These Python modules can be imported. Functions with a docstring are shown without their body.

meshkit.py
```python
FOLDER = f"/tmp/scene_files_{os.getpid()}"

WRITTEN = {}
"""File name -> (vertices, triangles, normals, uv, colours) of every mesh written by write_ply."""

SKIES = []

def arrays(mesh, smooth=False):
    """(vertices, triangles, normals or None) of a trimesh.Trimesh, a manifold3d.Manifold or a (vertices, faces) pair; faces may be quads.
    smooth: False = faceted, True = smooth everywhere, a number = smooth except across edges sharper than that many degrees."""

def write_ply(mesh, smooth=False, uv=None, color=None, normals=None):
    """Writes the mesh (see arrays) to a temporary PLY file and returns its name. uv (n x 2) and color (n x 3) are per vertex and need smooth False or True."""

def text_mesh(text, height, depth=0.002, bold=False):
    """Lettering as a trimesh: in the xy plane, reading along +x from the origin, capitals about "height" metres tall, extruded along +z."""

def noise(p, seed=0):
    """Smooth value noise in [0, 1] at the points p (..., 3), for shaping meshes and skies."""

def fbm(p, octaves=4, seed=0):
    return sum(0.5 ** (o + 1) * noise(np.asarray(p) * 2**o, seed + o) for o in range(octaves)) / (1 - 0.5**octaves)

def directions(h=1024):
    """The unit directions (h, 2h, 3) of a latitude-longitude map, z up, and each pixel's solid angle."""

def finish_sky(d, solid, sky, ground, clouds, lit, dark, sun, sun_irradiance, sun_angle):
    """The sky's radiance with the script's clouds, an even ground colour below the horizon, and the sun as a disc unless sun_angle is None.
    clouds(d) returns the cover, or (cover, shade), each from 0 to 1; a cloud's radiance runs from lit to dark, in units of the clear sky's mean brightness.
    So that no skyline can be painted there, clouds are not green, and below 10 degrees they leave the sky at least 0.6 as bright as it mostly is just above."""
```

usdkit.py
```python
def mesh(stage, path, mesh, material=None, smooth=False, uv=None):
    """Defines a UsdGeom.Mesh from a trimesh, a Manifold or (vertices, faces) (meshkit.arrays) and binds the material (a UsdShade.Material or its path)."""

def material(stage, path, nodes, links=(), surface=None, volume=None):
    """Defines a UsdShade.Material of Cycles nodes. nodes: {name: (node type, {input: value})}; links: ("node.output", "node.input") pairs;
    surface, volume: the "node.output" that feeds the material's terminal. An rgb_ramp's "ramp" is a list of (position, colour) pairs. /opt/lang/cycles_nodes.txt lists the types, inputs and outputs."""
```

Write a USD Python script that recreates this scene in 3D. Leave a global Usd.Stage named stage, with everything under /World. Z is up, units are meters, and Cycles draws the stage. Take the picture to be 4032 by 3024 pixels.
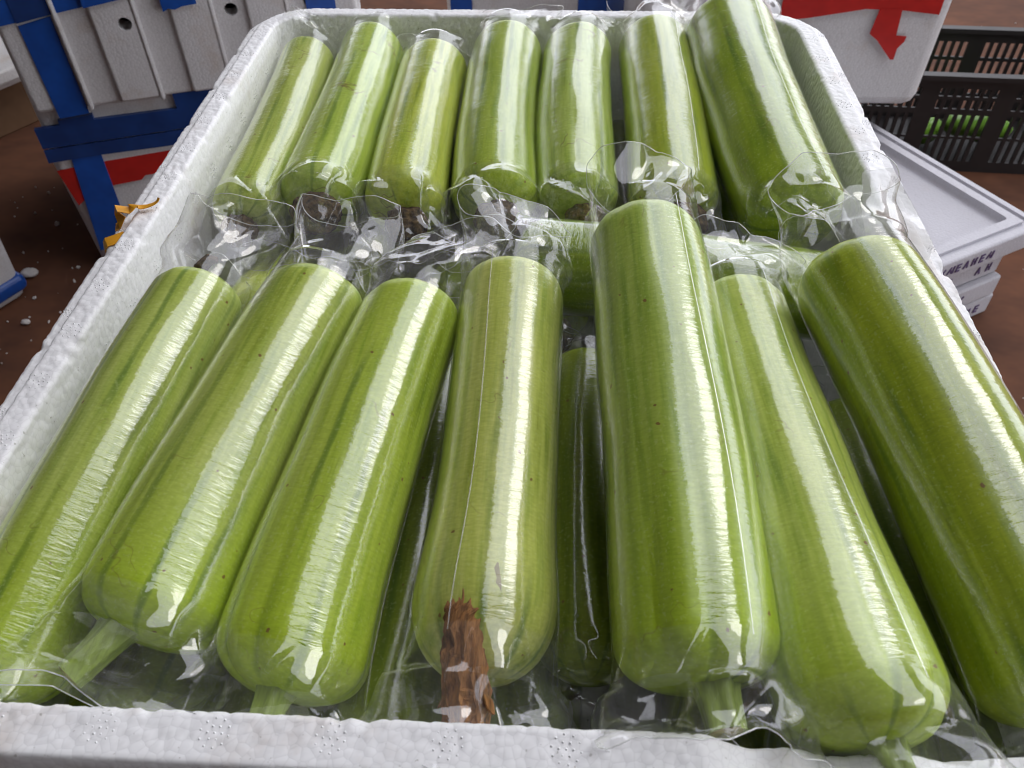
import math, numpy as np, trimesh
from scipy.spatial import cKDTree, Delaunay
from pxr import Usd, UsdGeom, UsdLux, UsdShade, Gf, Sdf, Vt
import usdkit, meshkit

stage = Usd.Stage.CreateInMemory()
UsdGeom.SetStageUpAxis(stage, 'Z'); UsdGeom.SetStageMetersPerUnit(stage, 1.0)
UsdGeom.Xform.Define(stage, '/World')
PI = math.pi

# ------------------------------------------------------------------ camera
CAM = np.array([0.02097, -0.09091, 0.28879])
FW = np.array([-0.04314533, 0.69786984, -0.71492389]); RT = np.array([0.99868155, 0.05004851, -0.01141534]); UP = np.array([-0.02781445, 0.71447381, 0.69910909])
cam = UsdGeom.Camera.Define(stage, '/World/camera')
M = np.eye(4); M[0, :3], M[1, :3], M[2, :3], M[3, :3] = RT, UP, -FW, CAM
cam.AddTransformOp().Set(Gf.Matrix4d(*M.ravel().tolist()))
cam.CreateHorizontalApertureAttr(34.6); cam.CreateFocalLengthAttr(27.64)
cam.CreateFStopAttr(19.0); cam.CreateFocusDistanceAttr(0.46)
cam.CreateClippingRangeAttr(Gf.Vec2f(0.01, 1000.0))
cam.CreateExposureAttr(0.95)

# ------------------------------------------------------------------ sky and sun
SUN_DIR = np.array([0.62, 0.42, 0.70]); SUN_DIR /= np.linalg.norm(SUN_DIR)
SUN_I, SUN_ANGLE, SKY_STRENGTH = 0.08, 22.0, 0.11
dome = UsdLux.DomeLight.Define(stage, '/World/sky')
dome.GetPrim().SetCustomDataByKey('kind', 'structure')
sun = UsdLux.DistantLight.Define(stage, '/World/sun')
sun.CreateIntensityAttr(SUN_I); sun.CreateAngleAttr(SUN_ANGLE); sun.CreateColorAttr(Gf.Vec3f(1.0, 0.96, 0.90))
sun.GetPrim().CreateAttribute('inputs:normalize', Sdf.ValueTypeNames.Bool).Set(True)
z = SUN_DIR; x = np.cross([0, 0, 1.0], z); x /= np.linalg.norm(x); y = np.cross(z, x)
M = np.eye(4); M[0, :3], M[1, :3], M[2, :3] = x, y, z
sun.AddTransformOp().Set(Gf.Matrix4d(*M.ravel().tolist()))

LOOKS = '/World/Looks'
UsdGeom.Scope.Define(stage, LOOKS)
CLOUD = 14.0
sky_mat = usdkit.material(stage, LOOKS + '/overcast_sky', {
    'tc': ('texture_coordinate', {}),
    'sky': ('sky_texture', {'sky_type': 'single_scattering', 'sun_disc': False, 'sun_elevation': float(math.asin(SUN_DIR[2])), 'sun_rotation': float(math.atan2(SUN_DIR[0], SUN_DIR[1]))}),
    'n': ('noise_texture', {'scale': 2.2, 'detail': 5.0, 'roughness': 0.55}),
    'cl': ('rgb_ramp', {'ramp': [(0.3, (0.83 * CLOUD, 0.84 * CLOUD, 0.92 * CLOUD)), (0.7, (1.08 * CLOUD, 1.08 * CLOUD, 1.14 * CLOUD))]}),
    'mx': ('mix', {'fac': 0.85}),
    'bg': ('background_shader', {'strength': SKY_STRENGTH})},
    [('tc.generated', 'n.vector'), ('n.fac', 'cl.fac'), ('sky.color', 'mx.color1'), ('cl.color', 'mx.color2'), ('mx.color', 'bg.color')], surface='bg.background')
UsdShade.MaterialBindingAPI.Apply(dome.GetPrim()).Bind(sky_mat)

# ------------------------------------------------------------------ helpers
used = {}
def path_for(name, parent):
    base = parent.GetPath().pathString if parent else '/World'
    k = used.get((base, name), 0); used[(base, name)] = k + 1
    return f'{base}/{name}' + (f'_{k:03d}' if k else '')

def tag(p, label=None, cat=None, group=None, kind=None):
    p = p.GetPrim() if hasattr(p, 'GetPrim') else p
    for k, v in (('label', label), ('category', cat), ('group', group), ('kind', kind)):
        if v: p.SetCustomDataByKey(k, v)
    return p

def thing(name, label, cat, group=None, loc=(0, 0, 0), rz=0.0, mat=None):
    xf = UsdGeom.Xform.Define(stage, path_for(name, None))
    if mat is not None:
        xf.AddTransformOp().Set(Gf.Matrix4d(*np.asarray(mat, float).ravel().tolist()))
    else:
        xf.AddTranslateOp().Set(Gf.Vec3d(*map(float, loc))); xf.AddRotateZOp().Set(math.degrees(rz))
    return tag(xf, label, cat, group)

def obj(name, mesh, material, parent=None, smooth=False, label=None, kind=None):
    m = usdkit.mesh(stage, path_for(name, parent), mesh, material, smooth)
    return tag(m, label, None, None, kind)

def mat(name, nodes, links, surface):
    return usdkit.material(stage, f'{LOOKS}/{name}', nodes, links, surface)

def box(sx, sy, sz, c=(0, 0, 0), rz=0.0):
    b = trimesh.creation.box([sx, sy, sz])
    if rz: b.apply_transform(trimesh.transformations.rotation_matrix(rz, [0, 0, 1]))
    b.apply_translation(c); return b

def cat(ms): return trimesh.util.concatenate(ms)

def grid_faces(nu, nv, wrap_u=True):
    """quads of a grid of nv rows of nu points"""
    i = np.arange(nu if wrap_u else nu - 1); j = np.arange(nv - 1)
    I, J = np.meshgrid(i, j); I2 = (I + 1) % nu
    return np.stack([J * nu + I, J * nu + I2, (J + 1) * nu + I2, (J + 1) * nu + I], -1).reshape(-1, 4)

def tri(q): return np.vstack([q[:, [0, 1, 2]], q[:, [0, 2, 3]]])

def tube(pts, radii, sides=10, caps=True, fold=None):
    p = np.asarray(pts, float); t = np.gradient(p, axis=0); t /= np.linalg.norm(t, axis=1, keepdims=True)
    a = np.cross(t, [0.31, 0.2, 0.93]); a /= np.linalg.norm(a, axis=1, keepdims=True); b = np.cross(t, a)
    ang = np.arange(sides) * 2 * PI / sides
    rr = np.broadcast_to(np.asarray(radii, float), (len(p),))[:, None] * (1 + (fold(ang)[None] if fold else 0))
    v = p[:, None] + rr[..., None] * (np.cos(ang)[None, :, None] * a[:, None] + np.sin(ang)[None, :, None] * b[:, None])
    v = v.reshape(-1, 3); f = tri(grid_faces(sides, len(p)))
    if caps:
        n = len(v); v = np.vstack([v, p[0], p[-1]])
        k = np.arange(sides); k2 = (k + 1) % sides; e = (len(p) - 1) * sides
        f = np.vstack([f, np.stack([k2, k, np.full(sides, n)], 1), np.stack([e + k, e + k2, np.full(sides, n + 1)], 1)])
    m = trimesh.Trimesh(v, f, process=False); trimesh.repair.fix_normals(m) if caps else None
    return m

def creases(p, rng, n=5, lo=0.010, hi=0.032, amp=0.10):
    """sharp folds of crumpled film: a sum of triangle waves in random directions"""
    d = np.zeros(len(p))
    for _ in range(n):
        w = rng.normal(size=3); w /= np.linalg.norm(w); lam = rng.uniform(lo, hi)
        d += lam * amp * rng.uniform(0.5, 1.0) * (np.abs(((p @ w) / lam + rng.random()) % 1.0 - 0.5) * 4 - 1)
    return d

# ------------------------------------------------------------------ materials
def foam_mat(name, base=(0.90, 0.90, 0.91), cell=270.0, stain=0.5, bump=0.14, crack=0.89, sss=0.0):
    stain_c = (0.42, 0.27, 0.15)
    return mat(name, {
        'tc': ('texture_coordinate', {}),
        'wn': ('noise_texture', {'scale': 60.0, 'detail': 2.0}),
        'wv': ('vector_math', {'math_type': 'multiply_add', 'vector2': (0.0025, 0.0025, 0.0025)}),
        'v': ('voronoi_texture', {'feature': 'distance_to_edge', 'scale': cell, 'randomness': 0.8}),
        'vc': ('voronoi_texture', {'feature': 'f1', 'scale': cell, 'randomness': 0.8}),
        'pil': ('rgb_ramp', {'ramp': [(0.0, (1, 1, 1)), (0.2, (0.95, 0.95, 0.95)), (0.4, (0.78, 0.78, 0.78)), (0.6, (0.45, 0.45, 0.45)), (0.85, (0, 0, 0))]}),
        'crk': ('rgb_ramp', {'ramp': [(0.0, (crack, crack, crack)), (0.06, (0.985, 0.985, 0.985)), (0.2, (1, 1, 1))]}),
        'n1': ('noise_texture', {'scale': 14.0, 'detail': 6.0, 'roughness': 0.62}),
        'r1': ('rgb_ramp', {'ramp': [(0.55, (0, 0, 0)), (0.78, (stain, stain, stain))]}),
        'n2': ('noise_texture', {'scale': 420.0, 'detail': 2.0}),
        'r2': ('rgb_ramp', {'ramp': [(0.70, (0, 0, 0)), (0.76, (0.5, 0.5, 0.5))]}),
        'n3': ('noise_texture', {'scale': 5.0, 'detail': 3.0}),
        'r3': ('rgb_ramp', {'ramp': [(0.3, tuple(0.93 * c for c in base)), (0.7, base)]}),
        'm1': ('mix', {'color2': stain_c}),
        'm2': ('mix', {'color2': (0.20, 0.17, 0.13)}),
        'm3': ('mix', {'mix_type': 'multiply', 'fac': 1.0}),
        'b': ('bump', {'strength': bump, 'distance': 0.0012}),
        'p': ('principled_bsdf', {'roughness': 0.55, 'specular_ior_level': 0.35, **({'subsurface_weight': sss, 'subsurface_scale': 0.012, 'subsurface_radius': (1.0, 0.95, 0.9)} if sss else {})})},
        [('tc.object', 'wv.vector3'), ('tc.object', 'wn.vector'), ('wn.color', 'wv.vector1'), ('wv.vector', 'v.vector'), ('wv.vector', 'vc.vector'),
         ('vc.distance', 'pil.fac'), ('v.distance', 'crk.fac'), ('tc.object', 'n1.vector'), ('n1.fac', 'r1.fac'), ('tc.object', 'n2.vector'), ('n2.fac', 'r2.fac'),
         ('tc.object', 'n3.vector'), ('n3.fac', 'r3.fac'), ('r3.color', 'm1.color1'), ('r1.color', 'm1.fac'), ('m1.color', 'm2.color1'), ('r2.color', 'm2.fac'),
         ('m2.color', 'm3.color1'), ('crk.color', 'm3.color2'), ('m3.color', 'p.base_color'), ('pil.color', 'b.height'), ('b.normal', 'p.normal')], 'p.BSDF')

FOAM = foam_mat('white_bead_foam')
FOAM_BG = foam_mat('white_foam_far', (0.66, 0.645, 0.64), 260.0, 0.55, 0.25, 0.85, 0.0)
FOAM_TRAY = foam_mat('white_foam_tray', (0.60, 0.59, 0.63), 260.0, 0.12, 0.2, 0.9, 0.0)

def film_mat(name, f0=0.085, haze=0.035, rough=0.03, bscale=1.0, bump=0.35, tint=(1, 1, 1), coarse=35.0, wob=2.5):
    return mat(name, {
        'tc': ('texture_coordinate', {}),
        'mp': ('mapping', {'scale': (75.0 * bscale, 75.0 * bscale, 380.0 * bscale)}),
        'n': ('noise_texture', {'scale': 1.0, 'detail': 3.0, 'roughness': 0.58, 'distortion': 0.7}),
        'n2': ('noise_texture', {'scale': coarse, 'detail': 1.0}),
        'hm': ('math', {'math_type': 'multiply_add', 'value2': wob}),
        'b': ('bump', {'strength': bump, 'distance': 0.0006}),
        'lw': ('layer_weight', {'blend': 0.5}),
        'pw': ('math', {'math_type': 'power', 'value2': 4.0}),
        'fr': ('math', {'math_type': 'multiply_add', 'value2': 0.75, 'value3': f0, 'use_clamp': True}),
        't': ('transparent_bsdf', {'color': tint}),
        'g': ('glossy_bsdf', {'color': (1, 1, 1), 'roughness': rough}),
        'd': ('diffuse_bsdf', {'color': (0.8, 0.8, 0.8)}),
        'mx': ('mix_closure', {}),
        'mh': ('mix_closure', {'fac': haze})},
        [('tc.object', 'mp.vector'), ('mp.vector', 'n.vector'), ('tc.object', 'n2.vector'), ('n2.fac', 'hm.value1'), ('n.fac', 'hm.value3'), ('hm.value', 'b.height'),
         ('b.normal', 'g.normal'), ('lw.facing', 'pw.value1'), ('pw.value', 'fr.value1'), ('fr.value', 'mx.fac'),
         ('t.BSDF', 'mx.closure1'), ('g.BSDF', 'mx.closure2'), ('mx.closure', 'mh.closure1'), ('d.BSDF', 'mh.closure2')], 'mh.closure')

FILM = film_mat('clear_film', 0.082, 0.005, 0.055, 1.0, 0.52)
EDGE = film_mat('film_edge', 0.32, 0.30, 0.10, 1.0, 0.1)
FILM_END = film_mat('clear_film_end', 0.080, 0.018, 0.04, 0.35, 0.12, (1, 1, 1), 40.0, 1.2)
SEAM = film_mat('film_seam', 0.16, 0.10, 0.12, 1.0, 0.2)
FILM_DIRTY = film_mat('dusty_film', 0.13, 0.34, 0.06, 1.0, 0.2)

def flesh_mat(name, seed, pale=0.5, vivid=0.5, dark=1.0, length=0.2, phase=0.0, scratch=0.35):
    base = np.array([0.34, 0.45, 0.020]) * dark
    palec = np.array([0.60, 0.67, 0.17]) * dark
    viv = np.array([0.39, 0.55, 0.006]) * dark
    stripe = np.array([0.07, 0.17, 0.022]) * dark
    hue = np.array([1.0 + 0.055 * math.sin(seed * 2.4), 1.0, 1.15 + 0.45 * math.sin(seed * 1.7)]); base, palec = base * hue, palec * hue
    c = lambda a: tuple(float(v) for v in a)
    lo = base * (1 - pale * 0.5) + palec * pale * 0.5
    hi = base * (1 - pale) + palec * pale
    return mat(name, {
        'tc': ('texture_coordinate', {}),
        'of': ('vector_math', {'math_type': 'add', 'vector2': (seed * 1.37 % 7, seed * 2.11 % 5, seed * 0.73 % 3)}),
        'sp': ('separate_xyz', {}),
        'at': ('math', {'math_type': 'arctan2'}),
        'mz': ('mapping', {'scale': (75.0, 75.0, 6.0)}),
        'n1': ('noise_texture', {'scale': 1.0, 'detail': 4.0, 'roughness': 0.6}),
        'r1': ('rgb_ramp', {'ramp': [(0.28, c(base * 0.66)), (0.44, c(lo)), (0.66, c(hi))]}),
        'mq': ('mapping', {'scale': (210.0, 210.0, 16.0)}), 'nq': ('noise_texture', {'scale': 1.0, 'detail': 3.0, 'roughness': 0.6}),
        'rq': ('rgb_ramp', {'ramp': [(0.30, (0.70, 0.79, 0.62)), (0.52, (1, 1, 1)), (0.74, (1.14, 1.11, 1.3))]}), 'm0': ('mix', {'mix_type': 'multiply', 'fac': 1.0}),
        'mw': ('mapping', {'scale': (60.0, 60.0, 30.0)}),
        'nw': ('noise_texture', {'scale': 1.0, 'detail': 3.0}),
        'aw': ('math', {'math_type': 'multiply_add', 'value2': 0.16}),
        'st': ('math', {'math_type': 'multiply_add', 'value2': 10.0, 'value3': float(phase)}),
        'sn': ('math', {'math_type': 'sine'}),
        'sr': ('rgb_ramp', {'ramp': [(0.74, (0, 0, 0)), (0.99, (0.60, 0.60, 0.60))]}),
        'ms': ('mapping', {'scale': (25.0, 25.0, 12.0)}),
        'ns': ('noise_texture', {'scale': 1.0, 'detail': 2.0}),
        'nr': ('rgb_ramp', {'ramp': [(0.42, (0.0, 0.0, 0.0)), (0.62, (1, 1, 1))]}),
        'sm': ('mix', {'mix_type': 'multiply', 'fac': 1.0}),
        'm1': ('mix', {'color2': c(stripe)}),
        'gz': ('map_range', {'from_min': 0.0, 'from_max': length * 0.42, 'to_min': vivid, 'to_max': 0.0, 'clamp': True}),
        'm2': ('mix', {'color2': c(viv)}),
        'mf': ('mapping', {'scale': (260.0, 260.0, 900.0)}),
        'nf': ('noise_texture', {'scale': 1.0, 'detail': 2.0, 'roughness': 0.65}),
        'fr': ('rgb_ramp', {'ramp': [(0.30, (0.87, 0.885, 0.84)), (0.70, (1.08, 1.07, 1.13))]}),
        'm3': ('mix', {'mix_type': 'multiply', 'fac': 1.0}),
        'v': ('voronoi_texture', {'feature': 'f1', 'scale': 115.0, 'randomness': 1.0}),
        'vn': ('noise_texture', {'scale': 420.0, 'detail': 2.0}),
        'vd': ('math', {'math_type': 'multiply_add', 'value2': 0.36}),
        'vr': ('rgb_ramp', {'ramp': [(0.235, (0.9, 0.9, 0.9)), (0.275, (0, 0, 0))]}),
        'vs': ('separate_color', {}),
        'vg': ('math', {'math_type': 'greater_than', 'value2': 0.62}),
        'vm': ('math', {'math_type': 'multiply'}),
        'pz': ('noise_texture', {'scale': 620.0, 'detail': 1.0}), 'pr': ('rgb_ramp', {'ramp': [(0.58, (0, 0, 0)), (0.74, (0.24, 0.24, 0.24))]}), 'm6': ('mix', {'color2': (0.60, 0.68, 0.28)}),
        'm4': ('mix', {'color2': (0.21, 0.11, 0.03)}),
        'kn': ('noise_texture', {'scale': 26.0, 'detail': 3.0, 'roughness': 0.55}), 'ks': ('math', {'math_type': 'subtract', 'value2': 0.5}), 'ka': ('math', {'math_type': 'absolute'}),
        'kr': ('rgb_ramp', {'ramp': [(0.0, (scratch,) * 3), (0.008, (0, 0, 0))]}), 'km': ('noise_texture', {'scale': 34.0, 'detail': 1.0}), 'kq': ('rgb_ramp', {'ramp': [(0.58, (0, 0, 0)), (0.66, (1, 1, 1))]}),
        'kx': ('mix', {'mix_type': 'multiply', 'fac': 1.0}), 'm5': ('mix', {'color2': (0.16, 0.085, 0.025)}),
        'b': ('bump', {'strength': 0.15, 'distance': 0.0003}),
        'p': ('principled_bsdf', {'roughness': 0.30, 'specular_ior_level': 0.45})},
        [('tc.object', 'of.vector1'), ('tc.object', 'sp.vector'), ('sp.y', 'at.value1'), ('sp.x', 'at.value2'),
         ('of.vector', 'mz.vector'), ('mz.vector', 'n1.vector'), ('n1.fac', 'r1.fac'),
         ('of.vector', 'mw.vector'), ('mw.vector', 'nw.vector'), ('nw.fac', 'aw.value1'), ('at.value', 'aw.value3'), ('aw.value', 'st.value1'), ('st.value', 'sn.value1'), ('sn.value', 'sr.fac'),
         ('of.vector', 'ms.vector'), ('ms.vector', 'ns.vector'), ('ns.fac', 'nr.fac'), ('sr.color', 'sm.color1'), ('nr.color', 'sm.color2'),
         ('of.vector', 'mq.vector'), ('mq.vector', 'nq.vector'), ('nq.fac', 'rq.fac'), ('r1.color', 'm0.color1'), ('rq.color', 'm0.color2'), ('m0.color', 'm2.color1'), ('sp.z', 'gz.value'), ('gz.result', 'm2.fac'), ('m2.color', 'm1.color1'), ('sm.color', 'm1.fac'),
         ('of.vector', 'mf.vector'), ('mf.vector', 'nf.vector'), ('nf.fac', 'fr.fac'), ('m1.color', 'm3.color1'), ('fr.color', 'm3.color2'),
         ('of.vector', 'v.vector'), ('of.vector', 'vn.vector'), ('vn.fac', 'vd.value1'), ('v.distance', 'vd.value3'), ('vd.value', 'vr.fac'), ('v.color', 'vs.color'), ('vs.r', 'vg.value1'),
         ('vr.color', 'vm.value1'), ('vg.value', 'vm.value2'), ('of.vector', 'pz.vector'), ('pz.fac', 'pr.fac'), ('m3.color', 'm6.color1'), ('pr.color', 'm6.fac'), ('m6.color', 'm4.color1'), ('vm.value', 'm4.fac'), ('of.vector', 'kn.vector'), ('kn.fac', 'ks.value1'), ('ks.value', 'ka.value1'), ('ka.value', 'kr.fac'), ('of.vector', 'km.vector'), ('km.fac', 'kq.fac'), ('kr.color', 'kx.color1'), ('kq.color', 'kx.color2'), ('m4.color', 'm5.color1'), ('kx.color', 'm5.fac'), ('m5.color', 'p.base_color'),
         ('nf.fac', 'b.height'), ('b.normal', 'p.normal')], 'p.BSDF')

def plain(name, col, rough=0.5, spec=0.5, var=0.25, scale=40.0, bump=0.0, stretch=(1, 1, 1), dark=None):
    col = np.array(col); dk = col * (1 - var) if dark is None else np.array(dark)
    return mat(name, {
        'tc': ('texture_coordinate', {}), 'mp': ('mapping', {'scale': tuple(float(scale * s) for s in stretch)}),
        'n': ('noise_texture', {'scale': 1.0, 'detail': 5.0, 'roughness': 0.6}),
        'r': ('rgb_ramp', {'ramp': [(0.3, tuple(map(float, dk))), (0.7, tuple(map(float, col)))]}),
        'b': ('bump', {'strength': bump, 'distance': 0.002}),
        'p': ('principled_bsdf', {'roughness': rough, 'specular_ior_level': spec})},
        [('tc.object', 'mp.vector'), ('mp.vector', 'n.vector'), ('n.fac', 'r.fac'), ('r.color', 'p.base_color'), ('n.fac', 'b.height')] + ([('b.normal', 'p.normal')] if bump else []), 'p.BSDF')

STEM = plain('green_stem', (0.34, 0.46, 0.08), 0.45, 0.5, 0.45, 300.0, 0.3, (1, 1, 0.2))
STEM_CUT = plain('cut_stem', (0.42, 0.36, 0.12), 0.6, 0.3, 0.5, 400.0)
DRIED = plain('dried_petals', (0.46, 0.22, 0.07), 0.7, 0.25, 0.0, 420.0, 0.8, (1, 1, 0.12), dark=(0.10, 0.045, 0.02))
BLOSSOM = plain('withered_blossom', (0.16, 0.10, 0.035), 0.75, 0.3, 0.0, 300.0, 0.8, dark=(0.016, 0.012, 0.01))
LEAF = plain('dry_sepal', (0.40, 0.34, 0.10), 0.5, 0.4, 0.3, 200.0)
BLUE = plain('blue_tape', (0.012, 0.085, 0.40), 0.32, 0.5, 0.35, 30.0, 0.15)
BLUE_DARK = plain('blue_tape_double', (0.012, 0.045, 0.18), 0.32, 0.5, 0.35, 30.0, 0.15)
RED = plain('red_tape', (0.52, 0.022, 0.018), 0.3, 0.5, 0.25, 30.0, 0.15)
YELLOW = plain('yellow_tape', (0.72, 0.33, 0.02), 0.35, 0.5, 0.25, 150.0, 0.1)
PURPLE = plain('purple_ink', (0.15, 0.10, 0.22), 0.7, 0.2, 0.4, 200.0)
CRATE = plain('black_plastic', (0.018, 0.015, 0.015), 0.42, 0.5, 0.3, 30.0)
GROUND = plain('brown_plywood', (0.165, 0.070, 0.038), 0.8, 0.12, 0.0, 9.0, 0.25, (1.0, 1.5, 1.0), dark=(0.085, 0.040, 0.026))
TARP = plain('maroon_tarp', (0.11, 0.035, 0.025), 0.8, 0.2, 0.3, 2.0)
GREYTARP = plain('grey_tarp', (0.10, 0.11, 0.10), 0.8, 0.2, 0.3, 2.0)
WALL = plain('grey_render', (0.22, 0.21, 0.20), 0.85, 0.2, 0.3, 3.0)
POLE = plain('steel_pole', (0.30, 0.30, 0.31), 0.45, 0.5, 0.2, 20.0)
DOT = plain('foam_dots', (0.84, 0.84, 0.855), 0.5, 0.4, 0.02, 40.0)
CRUMB = plain('foam_crumbs', (0.74, 0.70, 0.66), 0.7, 0.2, 0.35, 60.0)

# ------------------------------------------------------------------ ground
GZ = -0.50
g = trimesh.Trimesh([[-40, -40, GZ], [40, -40, GZ], [40, 40, GZ], [-40, 40, GZ]], [[0, 1, 2], [0, 2, 3]], process=False)
tag(obj('ground', g, GROUND), 'dark brown plywood ground of the market stall', 'ground', None, 'structure')

# ------------------------------------------------------------------ market awnings above (out of the frame; they shade the stall and leave a gap of sky)
def awning(label, x0, x1, y0, y1, zz, material, poles):
    a = thing('market_awning', label, 'awning', 'awnings over the stall')
    nx, ny = 24, 24
    X, Y = np.meshgrid(np.linspace(x0, x1, nx), np.linspace(y0, y1, ny))
    u, v = (X - x0) / (x1 - x0), (Y - y0) / (y1 - y0)
    Z = zz - 0.10 * 16 * u * (1 - u) * v * (1 - v) * (0.6 + 0.4 * np.sin(7 * u + 3 * v))
    top = np.stack([X, Y, Z], -1).reshape(-1, 3); q = grid_faces(nx, ny, False); n = len(top)
    vv = np.vstack([top, top - [0, 0, 0.004]])
    ring = np.concatenate([np.arange(nx), np.arange(1, ny) * nx + nx - 1, (ny - 1) * nx + np.arange(nx - 2, -1, -1), np.arange(ny - 2, 0, -1) * nx])
    r2 = np.roll(ring, -1); side = np.stack([ring, ring + n, r2 + n, r2], 1)
    obj('canopy', (vv, np.vstack([tri(q), tri(q[:, ::-1] + n), tri(side)])), material, a, True)
    for px, py in poles:
        obj('pole', tube([(px, py, GZ), (px, py, zz - 0.02)], 0.02, 12), POLE, a, 40)
    for (ax, ay), (bx, by) in (((x0, y0), (x1, y0)), ((x1, y0), (x1, y1)), ((x1, y1), (x0, y1)), ((x0, y1), (x0, y0))):
        obj('rail', tube([(ax, ay, zz + 0.018), (bx, by, zz + 0.018)], 0.015, 8), POLE, a, 40)

awning('maroon market awning above the left side of the stall', -4.6, 0.05, -4.0, 9.5, 2.0, TARP, [(-4.5, -3.9), (-4.5, 9.4), (0.0, 9.4), (0.0, -3.9)])
awning('grey market awning over the place where the buyer stands', 0.09, 5.2, -4.0, 0.10, 2.04, GREYTARP, [(5.1, -3.9), (5.1, 0.0)])
awning('grey market awning across the aisle on the right', 2.45, 5.2, 0.14, 9.5, 1.96, GREYTARP, [(5.1, 0.3), (5.1, 9.4), (2.55, 9.4)])
rw = thing('market_wall', 'grey rendered market wall behind the place where the buyer stands', 'wall', None, (0, -1.9, GZ))
obj('wall', box(9.0, 0.15, 3.0, (0, 0, 1.5)), WALL, rw)
obj('plinth', box(9.0, 0.05, 0.25, (0, 0.1, 0.125)), WALL, rw)
lw_ = thing('market_wall', 'grey rendered market wall along the left side behind the stacks', 'wall', None, (-4.8, 3.0, GZ))
obj('wall', box(0.15, 14.0, 2.55, (0, 0, 1.275)), WALL, lw_)

# ------------------------------------------------------------------ foam boxes
def rrect(hx, hy, r, nx, ny, nc):
    """rounded rectangle, counter-clockwise, same number of points whatever the radius"""
    out = []
    for (cx, cy, a0), n in zip(((hx - r, -(hy - r), -PI / 2), (hx - r, hy - r, 0), (-(hx - r), hy - r, PI / 2), (-(hx - r), -(hy - r), PI)), (ny, nx, ny, nx)):
        a = a0 + np.linspace(0, PI / 2, nc, endpoint=False)
        arc = np.stack([cx + r * np.cos(a), cy + r * np.sin(a)], 1)
        e = a0 + PI / 2; s = np.array([cx + r * math.cos(e), cy + r * math.sin(e)])
        t = np.array([-math.sin(e), math.cos(e)]); L = 2 * (hy - r) if n == ny and a0 in (-PI / 2, PI / 2) else 2 * (hx - r)
        out += [arc, s + t * (np.linspace(0, 1, n, endpoint=False) * L)[:, None]]
    return np.vstack(out)

def box_shell(hx, hy, R0, prof, nx, ny, nc):
    """prof: (inset, z) pairs from the outside foot over the rim down to the inside floor; closed by the two floors"""
    rows = [np.c_[rrect(hx - d, hy - d, max(R0 - d, 0.006), nx, ny, nc), np.full(2 * nx + 2 * ny + 4 * nc, zz)] for d, zz in prof]
    n = len(rows[0]); v = np.vstack(rows); f = tri(grid_faces(n, len(rows)))
    c0, c1 = len(v), len(v) + 1
    v = np.vstack([v, [0, 0, prof[0][1]], [0, 0, prof[-1][1]]])
    k = np.arange(n); k2 = (k + 1) % n; e = (len(rows) - 1) * n
    f = np.vstack([f, np.stack([k2, k, np.full(n, c0)], 1), np.stack([e + k, e + k2, np.full(n, c1)], 1)])
    return v, f, n, len(rows)

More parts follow.
